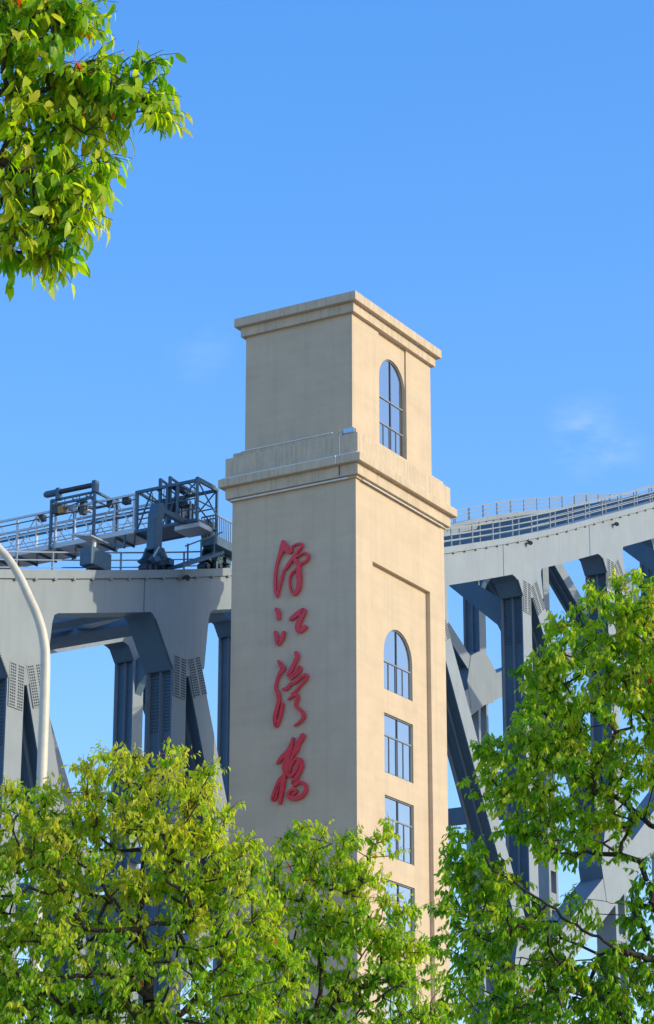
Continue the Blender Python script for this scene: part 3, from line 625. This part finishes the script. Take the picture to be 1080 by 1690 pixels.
# legs with bogies on the chord
def bogie(u, v, lit):
    z = ztop(u)
    bm = bmesh.new(); prism(bm, [(u - .95, z + .30), (u - .55, z + .62), (u - .30, z + 1.15), (u + .30, z + 1.18), (u + .62, z + .72), (u + 1.1, z + .55), (u + 1.05, z + .38), (u + .5, z + .50), (u + .2, z + .34), (u - .4, z + .20)], 'v', v - .34, v - .24)
    prism(bm, [(u - .95, z + .30), (u - .55, z + .62), (u - .30, z + 1.15), (u + .30, z + 1.18), (u + .62, z + .72), (u + 1.1, z + .55), (u + 1.05, z + .38), (u + .5, z + .50), (u + .2, z + .34), (u - .4, z + .20)], 'v', v + .24, v + .34)
    b = bevel(obj('bogie', bm, 'bluesteel', car), .02)
    for du, dz in ((-.78, .02), (-.32, .06), (.30, .22), (.82, .36)):
        zz_ = ztop(u + du) + .19
        bm = bmesh.new(); cyl(bm, (u + du, v - .22, zz_), (u + du, v + .22, zz_), .2, 14); cyl(bm, (u + du, v - .30, zz_), (u + du, v - .2, zz_), .13, 10); obj('wheel', bm, 'grease', b)
    bm = bmesh.new(); cyl(bm, (u + .05, v - .46, z + .72), (u + .05, v + .46, z + .72), .20, 14); cyl(bm, (u + .05, v - .54, z + .72), (u + .05, v - .46, z + .72), .10, 10); obj('axle', bm, 'bluesteel', b)
    bm = bmesh.new(); cyl(bm, (u - .55, v - .5, z + .42), (u - .2, v - .38, z + .42), .15, 10); obj('drive_motor', bm, 'bluesteel', b)
    bm = bmesh.new(); box(bm, (u + .45, v - .5, z + .45), (u + .85, v - .3, z + .75)); obj('brake_box', bm, 'bluesteel', b)
    bm = bmesh.new(); bar(bm, (u - .62, v - .36, z + .5), (u - .2, v - .36, z + 1.12), .05); bar(bm, (u + .62, v - .36, z + .62), (u + .2, v - .36, z + 1.12), .05); obj('hose', bm, 'alu', b)
VL = VN + .72
bogie(2.55, VL, False); bogie(7.35, VL, True)
z = ztop(2.55)
bm = bmesh.new(); prism(bm, [(2.18, z + 1.0), (2.80, z + 1.0), (2.84, z + 2.6), (3.05, z + 3.15), (2.85, z + 3.40), (2.48, z + 3.30), (2.26, z + 2.7)], 'v', VL - .22, VL + .24); bevel(obj('leg', bm, 'bluesteel', car), .03)
cbar('leg_arm', (2.7, VL + .08, z + 3.16), (CU0 + .6, VL + .08, z + 3.16), .26, .24)
z2 = ztop(7.35)
bm = bmesh.new(); prism(bm, [(7.0, z2 + 1.0), (7.6, z2 + 1.0), (7.25, z2 + 2.3), (6.5, z2 + 2.3)], 'v', VL - .3, VL + .3); bevel(obj('leg', bm, 'bluesteel', car), .03)
cbar('leg_arm', (6.2, VL, CZ0 + .25), (7.0, VL, z2 + 2.15), .4, .4)
VF = VN + WID + .72
for u in (1.62, 7.35):
    bogie(u, VF, True); cbar('leg', (u, VF, ztop(u) + 1.0), (u * .35 + 3.7, VF, CZ0 + .3), .5, .5)
# stair and landing up to the carriage
st = thing('access_landing', 'blue steel landing with barred railing and ramp on the bridge chord behind the tower', 'landing'); frame_root(st)
LU0, LU1, LV0, LV1, LZ = 6.12, 10.0, VN - .25, VN + .55, 39.55
bm = bmesh.new(); box(bm, (LU0, LV0, LZ), (LU1, LV1, LZ + .42)); obj('platform', bm, 'bluesteel', st)
def sbar(n, p, q, w, m='bluesteel'):
    bm = bmesh.new(); bar(bm, p, q, w); return obj(n, bm, m, st)
for (p, q) in (((LU0, LV0), (LU1, LV0)), ((LU0, LV0), (LU0, LV1))):
    p, q = np.array(p), np.array(q); L = np.linalg.norm(q - p); n = int(L / .16)
    for i in range(n + 1):
        c = p + (q - p) * i / n; sbar('baluster', (c[0], c[1], LZ + .42), (c[0], c[1], LZ + 1.42), .035, 'paint')
    sbar('handrail', (p[0], p[1], LZ + 1.42), (q[0], q[1], LZ + 1.42), .06, 'paint')
ru0 = 3.1
bm = bmesh.new(); bar(bm, (ru0, VN - .05, ztop(ru0) + .10), (LU0 + .4, VN - .05, LZ - .35), .85, .14); obj('ramp', bm, 'bluesteel', st)
for u in (ru0 + .4, 4.6, 5.7):
    t = (u - ru0) / (LU0 + .4 - ru0); zb_ = lerp(ztop(ru0) + .1, LZ - .35, t); sbar('ramp_post', (u, VN - .45, zb_), (u, VN - .45, zb_ + 1.0), .06)
sbar('handrail', (ru0 + .2, VN - .45, ztop(ru0) + 1.12), (LU0 + .3, VN - .45, LZ + .62), .06)
for u in (7.0, 9.2): sbar('support', (u, VN + .3, ztop(u) - .1), (u, VN + .3, LZ + .1), .16)
sbar('support', (ru0 + .1, VN + .2, ztop(ru0) - .05), (ru0 + .1, VN + .2, ztop(ru0) + .1), .14)
# floodlight box on the chord
fb = thing('chord_floodlight', 'grey box floodlight with tilted panel on the bridge chord beneath the walkway', 'floodlight'); frame_root(fb)
c = hit(163, 942, 'v', VN + .2); u, z = c[0], ztop(c[0])
bm = bmesh.new(); box(bm, (u - .75, VN + .05, z + .12), (u + .75, VN + .7, z + .95)); bevel(obj('housing', bm, 'bluesteel', fb), .04)
bm = bmesh.new(); box(bm, (u - .6, VN + .0, z - .02), (u - .4, VN + .4, z + .13)); box(bm, (u + .4, VN + .0, z - .02), (u + .6, VN + .4, z + .13)); obj('foot', bm, 'grease', fb)
bm = bmesh.new(); bar(bm, (u - .1, VN + .1, z + 1.42), (u - .1, VN + 1.1, z + 1.62), 1.3, .05); obj('panel', bm, 'alu', fb)
bm = bmesh.new(); cyl(bm, (u - .1, VN + .4, z + .9), (u - .1, VN + .4, z + 1.5), .09, 8); obj('stem', bm, 'white', fb)

# ------------------------------------------------------------------ street lamp
LY = 36.0
lamp = thing('street_lamp', 'tall pale street lamp with a curved arm rising behind the left tree', 'street lamp')
bx = at_depth(75.2, 1120, LY)[0]; lamp.location = (bx, LY, 0)
curve_px = [(75.2, 1100), (72.5, 1056), (63, 1019), (47, 982), (29, 945), (2, 908), (-40, 878), (-95, 858), (-160, 850)]
pts = [Vector((bx, LY, h)) for h in (0, 2, 4, 6, 8, 9.5, 10.4)] + [Vector((at_depth(x, y, LY)[0], LY, at_depth(x, y, LY)[2])) for x, y in curve_px]
def tube(bm, pts, rad, n=12):
    rings = []; N = len(pts)
    for i, p in enumerate(pts):
        d = (pts[min(i + 1, N - 1)] - pts[max(i - 1, 0)]).normalized(); s = d.cross(Vector((0, 1, 0))).normalized(); t = d.cross(s)
        rings.append([bm.verts.new(p + rad[i] * (math.cos(2*math.pi*k/n) * s + math.sin(2*math.pi*k/n) * t)) for k in range(n)])
    for a, b in zip(rings, rings[1:]):
        for k in range(n): bm.faces.new((a[k], a[(k+1) % n], b[(k+1) % n], b[k]))
    bm.faces.new(rings[0]); bm.faces.new(rings[-1][::-1])
P = np.array([tuple(p) for p in pts]); P = catmull(P, 6); P = [Vector(p) - Vector((bx, LY, 0)) for p in P]
rad = [lerp(.085, .05, min(1, max(0, (i / len(P) - .15) / .8))) for i in range(len(P))]
bm = bmesh.new(); tube(bm, P, rad, 14); obj('pole', bm, 'pole', lamp, True)
e = P[-1]
bm = bmesh.new(); prism(bm, [(e.x + .1, e.z - .06), (e.x + .1, e.z + .05), (e.x - .35, e.z + .11), (e.x - .8, e.z + .04), (e.x - .8, e.z - .03)], 'v', -.16, .16); bevel(obj('lamp_head', bm, 'pole', lamp), .02)
bm = bmesh.new(); box(bm, (e.x - .72, -.12, e.z - .066), (e.x - .1, .12, e.z - .05)); obj('lens', bm, 'white', lamp)
bm = bmesh.new(); cyl(bm, (0, 0, 0), (0, 0, .5), .17, 14, .13); obj('base_cover', bm, 'pole', lamp)

# ------------------------------------------------------------------ trees
# one leaf: 8 verts, folded along the midrib, tip bent down; local x = along leaf, y = across, z = normal
LEAF_V = np.array([(0, 0, 0), (.26, -.17, .045), (.26, 0, 0), (.26, .17, .045), (.62, -.185, .0), (.62, 0, -.055), (.62, .185, .0), (1, 0, -.19)])
LEAF_F = [(0, 2, 1), (0, 3, 2), (1, 2, 5, 4), (2, 3, 6, 5), (4, 5, 7), (5, 6, 7)]
SUNV = np.array(sdir)
def norm(a): return a / (np.linalg.norm(a, axis=-1, keepdims=True) + 1e-9)
def leaf_mesh(name, pos, dirs, nrm, size, tint):
    n = len(pos); d = norm(dirs); s = norm(np.cross(nrm, d)); t = np.cross(d, s)
    wv = rng.uniform(.8, 1.2, n)
    V = pos[:, None, :] + size[:, None, None] * (LEAF_V[None, :, 0:1] * d[:, None, :] + LEAF_V[None, :, 1:2] * wv[:, None, None] * s[:, None, :] + LEAF_V[None, :, 2:3] * t[:, None, :] * rng.uniform(.4, 1.6, n)[:, None, None])
    V = V.reshape(-1, 3)
    ls = np.array([i for f in LEAF_F for i in f]); lens = np.array([len(f) for f in LEAF_F])
    loops = (ls[None, :] + 8 * np.arange(n)[:, None]).ravel()
    cnt = np.tile(lens, n); start = np.concatenate([[0], np.cumsum(cnt)[:-1]])
    me = bpy.data.meshes.new(name); me.vertices.add(len(V)); me.vertices.foreach_set('co', V.ravel())
    me.loops.add(len(loops)); me.loops.foreach_set('vertex_index', loops.astype(np.int32))
    me.polygons.add(len(cnt)); me.polygons.foreach_set('loop_start', start.astype(np.int32)); me.polygons.foreach_set('loop_total', cnt.astype(np.int32))
    me.polygons.foreach_set('use_smooth', np.ones(len(cnt), bool))
    at = me.attributes.new('tint', 'FLOAT', 'POINT'); at.data.foreach_set('value', np.repeat(tint, 8).astype(np.float32))
    me.update(); me.validate(); me.materials.append(M['leaf']); return me
def tubes_mesh(name, segs, n=5, m='bark'):
    """segs: list of (p, q, rp, rq)"""
    segs = [s for s in segs if np.linalg.norm(np.array(s[1]) - np.array(s[0])) > 1e-4]
    A = np.array([s[0] for s in segs]); B = np.array([s[1] for s in segs]); ra = np.array([s[2] for s in segs]); rb = np.array([s[3] for s in segs])
    d = norm(B - A); ref = np.where(np.abs(d[:, 2:3]) > .9, np.array([[1., 0, 0]]), np.array([[0, 0, 1.]])); s = norm(np.cross(d, ref)); t = np.cross(d, s)
    ang = 2 * np.pi * np.arange(n) / n; c, si = np.cos(ang), np.sin(ang)
    off = c[None, :, None] * s[:, None, :] + si[None, :, None] * t[:, None, :]
    V = np.concatenate([A[:, None] + ra[:, None, None] * off, B[:, None] + rb[:, None, None] * off], 1).reshape(-1, 3)
    fa = np.array([(k, (k + 1) % n, n + (k + 1) % n, n + k) for k in range(n)]); loops = (fa[None] + 2 * n * np.arange(len(segs))[:, None, None]).ravel()
    nf = len(segs) * n; me = bpy.data.meshes.new(name); me.vertices.add(len(V)); me.vertices.foreach_set('co', V.ravel())
    me.loops.add(len(loops)); me.loops.foreach_set('vertex_index', loops.astype(np.int32)); me.polygons.add(nf)
    me.polygons.foreach_set('loop_start', (4 * np.arange(nf)).astype(np.int32)); me.polygons.foreach_set('loop_total', np.full(nf, 4, np.int32))
    me.polygons.foreach_set('use_smooth', np.ones(nf, bool)); me.update(); me.validate(); me.materials.append(M[m]); return me
def project(P):
    y, z = P[:, 1], P[:, 2] - CAM[2]; d = y * math.cos(PITCH) + z * math.sin(PITCH); up = -y * math.sin(PITCH) + z * math.cos(PITCH)
    return 540 + F_PX * P[:, 0] / d, 845 - F_PX * up / d
def tree(label, base, Y, lobes, limbs, leaf, per, dens, tint0, group, droop=1.15, clump=.19, nleafobj=300, trunk_r=.16, yellow_top=.25, warm=.006, outside=.4, depth=1.25):
    """lobes: (px, py, rx, ry) of the crown's masses at depth Y (+ optional depth shift); limbs: polylines of 3-D points"""
    root = thing('camphor_tree', label, 'tree', group); root.location = base; base = np.array(base, float)
    mpp = Y / F_PX / math.cos(.3)
    # skeleton nodes: limbs given, clumps attached to the nearest node
    nodes = []; par = []; rad0 = []
    def add(p, pa): nodes.append(np.array(p, float)); par.append(pa); return len(nodes) - 1
    first = add(base, -1)
    for lb in limbs:
        pa = first if len(nodes) == 1 else int(np.argmin([np.linalg.norm(np.array(lb[0]) - q) for q in nodes]))
        P = catmull(np.vstack([nodes[pa], np.array(lb, float)]), 6) if len(lb) > 0 else []
        for p in P[1:]: pa = add(p + rng.normal(0, .012, 3), pa)
    cl = []
    for lo in lobes:
        x, y, rx, ry = lo[:4]; dy = lo[4] if len(lo) > 4 else 0.; dn = lo[5] if len(lo) > 5 else 1.
        infr = (-rx < x < 1080 + rx) and (-ry < y < 1690 + ry)
        c = at_depth(x, y, Y + dy); R = np.array([rx * mpp, .5 * (rx + ry) * mpp * depth, ry * mpp / math.cos(.3)])
        n = max(3, int(dens * dn * (rx * ry) / 1000 * (1 if infr else outside)))
        q = norm(rng.normal(size=(n, 3))) * rng.uniform(.25, 1, (n, 1)) ** .45
        cl += list(c + q * R)
    cl = np.array(cl); hub = nodes[len(nodes) // 3]
    order = np.argsort(np.linalg.norm(cl - np.mean(np.array(nodes), 0), axis=1)); tips = []
    for i in order:
        p = cl[i]; A = np.array(nodes); dv = p - A; dist = np.linalg.norm(dv, axis=1)
        cost = dist + .25 * np.maximum(0, A[:, 2] - p[2])
        j = int(np.argmin(cost)); a = nodes[j]; L = dist[j]; pa = j
        k = max(1, int(L / .28)); mid_up = np.array([0, 0, .10 * L]); jit = rng.normal(0, .05 * L, 3)
        for s in range(1, k + 1):
            t = s / k; pa = add(a + (p - a) * t + (mid_up + jit) * math.sin(math.pi * t) + (rng.normal(0, .012, 3) if s < k else 0), pa)
        tips.append(pa)
    nodes_a = np.array(nodes); N = len(nodes); w = np.zeros(N)
    for t in tips: w[t] += .0036 ** 2.45
    for i in range(N - 1, 0, -1):
        if w[i] == 0: w[i] = .003 ** 2.45
        w[par[i]] += w[i]
    r = w ** (1 / 2.45); r *= 1.0; r = np.minimum(r, trunk_r); r[0] = trunk_r
    lowz = np.clip((nodes_a[:, 2] - .5) / 4.0, 0, 1); stem = np.arange(N) <= 6 * len(limbs[0]); r = np.where(stem & (nodes_a[:, 2] < 4.5), np.maximum(r, trunk_r * (1 - .55 * lowz)), r)
    segs = [(nodes_a[par[i]] - base, nodes_a[i] - base, min(r[par[i]], r[i] * 1.35 + .002), r[i]) for i in range(1, N)]
    tf = np.zeros(N, bool); tf[0] = True
    for i in range(1, N): tf[i] = tf[par[i]] and r[i] > .03
    thick = [sg for i, sg in enumerate(segs) if tf[i + 1]]; thin = [sg for i, sg in enumerate(segs) if not tf[i + 1]]
    obj('trunk', tubes_mesh('trunk', thick, 9), 'bark', root); obj('branches', tubes_mesh('branches', thin, 5), 'bark', root)['kind'] = 'stuff'
    # twigs and leaves
    cen = nodes_a[tips].mean(0); top = nodes_a[tips][:, 2].max(); bot = nodes_a[tips][:, 2].min()
    pos = []; dr = []; nm = []; sz = []; tn = []; tw = []
    for t in tips:
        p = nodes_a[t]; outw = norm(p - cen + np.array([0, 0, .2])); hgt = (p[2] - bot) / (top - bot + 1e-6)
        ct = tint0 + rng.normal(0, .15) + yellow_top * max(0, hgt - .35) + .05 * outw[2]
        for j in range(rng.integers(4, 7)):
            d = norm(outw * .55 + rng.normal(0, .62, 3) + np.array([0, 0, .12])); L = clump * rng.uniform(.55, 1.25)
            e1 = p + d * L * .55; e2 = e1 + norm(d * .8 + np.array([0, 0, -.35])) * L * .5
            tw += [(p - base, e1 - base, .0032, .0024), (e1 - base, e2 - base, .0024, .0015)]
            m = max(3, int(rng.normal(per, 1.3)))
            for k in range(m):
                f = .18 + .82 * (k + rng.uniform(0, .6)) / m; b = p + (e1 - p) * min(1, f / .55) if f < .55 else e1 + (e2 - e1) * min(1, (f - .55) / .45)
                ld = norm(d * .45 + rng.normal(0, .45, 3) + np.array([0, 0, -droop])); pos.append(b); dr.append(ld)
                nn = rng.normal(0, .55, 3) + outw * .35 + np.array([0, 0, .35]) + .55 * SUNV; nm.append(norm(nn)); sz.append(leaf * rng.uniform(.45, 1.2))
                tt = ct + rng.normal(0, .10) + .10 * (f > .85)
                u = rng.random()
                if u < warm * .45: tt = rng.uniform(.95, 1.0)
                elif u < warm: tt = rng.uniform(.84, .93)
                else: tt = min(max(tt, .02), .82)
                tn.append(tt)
    pos, dr, nm, sz, tn = map(np.array, (pos, dr, nm, sz, tn))
    obj('twigs', tubes_mesh('twigs', tw, 3, 'twig'), 'twig', root)['kind'] = 'stuff'
    # leaves that show largest become objects of their own, the rest one crown
    px, py = project(pos); inside = (px > 0) & (px < 1080) & (py > 0) & (py < 1690)
    score = np.where(inside, sz / pos[:, 1] ** 1.0, 0) * (1 + .6 * (pos[:, 1] < np.median(pos[:, 1]))); sel = np.argsort(-score)[:nleafobj]; rest = np.ones(len(pos), bool); rest[sel] = False
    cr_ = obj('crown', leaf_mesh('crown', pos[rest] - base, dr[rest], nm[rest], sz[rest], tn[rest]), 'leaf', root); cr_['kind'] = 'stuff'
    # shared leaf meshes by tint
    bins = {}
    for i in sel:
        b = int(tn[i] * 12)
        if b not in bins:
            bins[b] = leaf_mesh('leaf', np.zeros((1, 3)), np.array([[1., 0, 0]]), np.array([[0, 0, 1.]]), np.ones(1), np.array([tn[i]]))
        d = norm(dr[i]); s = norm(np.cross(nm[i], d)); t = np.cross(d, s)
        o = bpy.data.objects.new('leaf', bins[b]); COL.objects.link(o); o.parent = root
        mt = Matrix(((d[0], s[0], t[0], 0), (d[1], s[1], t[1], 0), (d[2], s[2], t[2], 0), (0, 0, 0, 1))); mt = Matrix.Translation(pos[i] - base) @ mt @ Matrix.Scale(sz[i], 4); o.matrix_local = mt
    print('tree', label[:30], 'leaves', len(pos), 'tips', len(tips))
    return root
def D(px, py, Y): return tuple(at_depth(px, py, Y))
GR = 'camphor trees along the road'
# left tree
Y1 = 26.0
bx1 = at_depth(255, 1690, Y1)[0]
tree('bushy yellow-green camphor tree below the bridge, in front of the street lamp', (bx1, Y1, 0), Y1,
     [(190, 1320, 70, 85), (120, 1350, 60, 60), (270, 1330, 75, 90), (40, 1370, 75, 75), (340, 1330, 45, 75), (190, 1420, 150, 75), (40, 1480, 110, 90), (330, 1430, 70, 70), (395, 1425, 36, 42),
      (250, 1510, 130, 60, .3, .7), (100, 1600, 150, 80), (370, 1520, 90, 80), (280, 1640, 150, 70), (420, 1610, 80, 80), (60, 1690, 160, 90), (330, 1760, 200, 90), (-120, 1480, 110, 130), (-100, 1650, 130, 130), (150, 1850, 260, 110), (400, 1850, 150, 90)],
     [[D(255, 2050, Y1), D(252, 1830, Y1), D(246, 1690, Y1), D(243, 1600, Y1), D(228, 1530, Y1)], [D(228, 1530, Y1), D(232, 1470, Y1 + .1), D(238, 1400, Y1 + .2), D(262, 1340, Y1 + .3)], [D(228, 1530, Y1), D(190, 1490, Y1 - .2), D(150, 1440, Y1 - .3), D(95, 1400, Y1 - .4)],
      [D(246, 1650, Y1), D(200, 1615, Y1 - .2), D(130, 1610, Y1 - .4), D(40, 1625, Y1 - .5)], [D(248, 1720, Y1), D(330, 1640, Y1 + .2), D(380, 1560, Y1 + .3), D(400, 1470, Y1 + .2)], [D(246, 1690, Y1), D(290, 1600, Y1 + .5), D(285, 1480, Y1 + .6)]],
     .079, 7.8, 9.6, .45, GR, yellow_top=.50, warm=.007, trunk_r=.085)
# middle tree
Y2 = 27.5
bx2 = at_depth(520, 1690, Y2)[0]
tree('green camphor tree with dark bare stems, in front of the foot of the tower', (bx2, Y2, 0), Y2,
     [(530, 1400, 55, 40), (490, 1440, 50, 55), (580, 1430, 32, 45), (630, 1395, 22, 35, 0, .8), (560, 1500, 75, 65), (612, 1478, 38, 34), (640, 1550, 54, 42), (672, 1520, 30, 22), (480, 1540, 60, 60), (600, 1590, 90, 55, 0, .8), (680, 1600, 45, 50, 0, .7), (500, 1640, 90, 60, .2, .8), (640, 1670, 90, 60), (550, 1740, 150, 70), (560, 1840, 170, 90), (690, 1760, 80, 80)],
     [[D(520, 2050, Y2), D(515, 1830, Y2), D(505, 1720, Y2)], [D(505, 1720, Y2), D(485, 1640, Y2), D(485, 1560, Y2), D(500, 1470, Y2)], [D(505, 1720, Y2), D(530, 1620, Y2), D(526, 1540, Y2 + .1), D(560, 1440, Y2 + .1)],
      [D(508, 1740, Y2), D(570, 1620, Y2 - .2), D(620, 1540, Y2 - .2), D(640, 1470, Y2 - .2)], [D(508, 1740, Y2), D(620, 1650, Y2 - .3), D(690, 1610, Y2 - .3)], [D(500, 1690, Y2), D(450, 1600, Y2 + .3), D(420, 1540, Y2 + .4)]],
     .082, 7.4, 10.6, .42, GR, yellow_top=.22, warm=.006, trunk_r=.06)
# right tree
Y3 = 32.0
bx3 = at_depth(1190, 1690, Y3)[0]
tree('tall dense camphor tree spreading long limbs beside the tower', (bx3, Y3, 0), Y3,
     [(1045, 1000, 55, 55), (1000, 1030, 60, 50), (930, 1060, 45, 45), (1060, 1100, 70, 75), (960, 1120, 80, 60), (895, 1120, 35, 60), (1000, 1200, 110, 65), (895, 1215, 65, 60), (850, 1260, 50, 55), (800, 1240, 28, 30, 0, .8), (790, 1290, 28, 26, 0, .6), (930, 1290, 80, 55), (1040, 1300, 60, 65), (860, 1330, 50, 50),
      (930, 1380, 62, 48, 0, 1.), (1010, 1380, 45, 38, 0, .8), (770, 1400, 32, 50), (800, 1450, 55, 50), (760, 1490, 36, 40), (840, 1500, 60, 55), (770, 1560, 50, 40), (870, 1560, 70, 50, 0, .8), (820, 1640, 90, 60), (960, 1585, 70, 48, 0, .9), (1050, 1440, 24, 40, 0, .8), (1065, 1510, 36, 40, 0, .9), (1030, 1640, 80, 65, 0, 1.1), (920, 1670, 120, 66), (1060, 1575, 50, 42, 0, .9), (960, 1500, 40, 30, 0, .6),
      (1140, 1060, 90, 110), (1200, 1230, 130, 130), (1250, 1420, 130, 130), (1180, 1600, 100, 120), (1330, 1300, 120, 160), (900, 1780, 180, 80), (1150, 1790, 180, 100)],
     [[D(1190, 2200, Y3), D(1190, 1950, Y3), D(1185, 1780, Y3)], [D(1185, 1780, Y3), D(1150, 1620, Y3), D(1080, 1585, Y3 - .2), D(1010, 1560, Y3 - .3), D(940, 1520, Y3 - .3), D(870, 1470, Y3 - .3), D(810, 1430, Y3 - .3)],
      [D(1150, 1640, Y3), D(1090, 1510, Y3 + .1), D(1010, 1490, Y3 + .2), D(930, 1480, Y3 + .2)], [D(1185, 1700, Y3), D(1140, 1430, Y3), D(1075, 1360, Y3 + .1), D(1000, 1310, Y3 + .1), D(920, 1290, Y3)], [D(1140, 1430, Y3), D(1120, 1260, Y3 + .2), D(1050, 1170, Y3 + .2), D(985, 1110, Y3 + .1)],
      [D(1120, 1260, Y3), D(1110, 1110, Y3), D(1060, 1030, Y3)], [D(1140, 1430, Y3), D(1230, 1280, Y3), D(1300, 1200, Y3)], [D(1010, 1570, Y3), D(930, 1590, Y3 - .4), D(850, 1580, Y3 - .5)]],
     .095, 7.8, 12.2, .40, GR, yellow_top=.26, warm=.008, trunk_r=.10)
# overhanging tree close to the camera, its trunk left of the view
Y0 = 11.5
bx0 = at_depth(-1150, 845, Y0)[0]
tree('leafy camphor branches hanging into the sky from a tree close by', (bx0, Y0 + .3, 0), Y0,
     [(20, 18, 95, 60), (110, 28, 50, 55), (40, 108, 95, 60), (140, 118, 60, 50), (215, 143, 48, 50), (245, 183, 26, 40, 0, 0.8), (150, 193, 50, 40), (20, 208, 60, 55), (90, 228, 45, 40), (140, 283, 42, 38), (70, 308, 60, 50), (10, 308, 45, 55), (110, 353, 42, 45), (40, 388, 60, 42), (-5, 398, 35, 40), (90, 408, 28, 28), (-140, 38, 120, 140), (-140, 238, 110, 110), (-340, 78, 160, 160), (-320, 308, 160, 120), (-580, 58, 200, 170), (-580, 308, 200, 160), (-870, 98, 220, 200), (-1120, 38, 220, 200), (-1420, 98, 220, 220), (-870, -172, 300, 160), (-1270, -222, 300, 160), (-420, -162, 260, 150), (-80, -112, 200, 110)],
     [[D(-1150, 1500, Y0 + .3), D(-1130, 900, Y0 + .3), D(-1080, 500, Y0 + .3)], [D(-1080, 500, Y0), D(-800, 300, Y0), D(-450, 210, Y0), D(-150, 175, Y0), D(40, 150, Y0), D(150, 150, Y0)], [D(-150, 175, Y0), D(-30, 90, Y0 + .1), D(50, 40, Y0 + .2), D(110, -30, Y0 + .2)],
      [D(-150, 175, Y0), D(-40, 250, Y0 - .1), D(60, 290, Y0 - .1), D(110, 340, Y0 - .1)], [D(-1080, 500, Y0), D(-1180, 250, Y0 + .3), D(-1250, 50, Y0 + .5)], [D(-1080, 400, Y0), D(-900, 150, Y0 + .4), D(-750, -50, Y0 + .5)]],
     .098, 5.6, 4.8, .55, None, droop=1.15, clump=.17, trunk_r=.14, yellow_top=.10, warm=.02, outside=.30, depth=1.0)
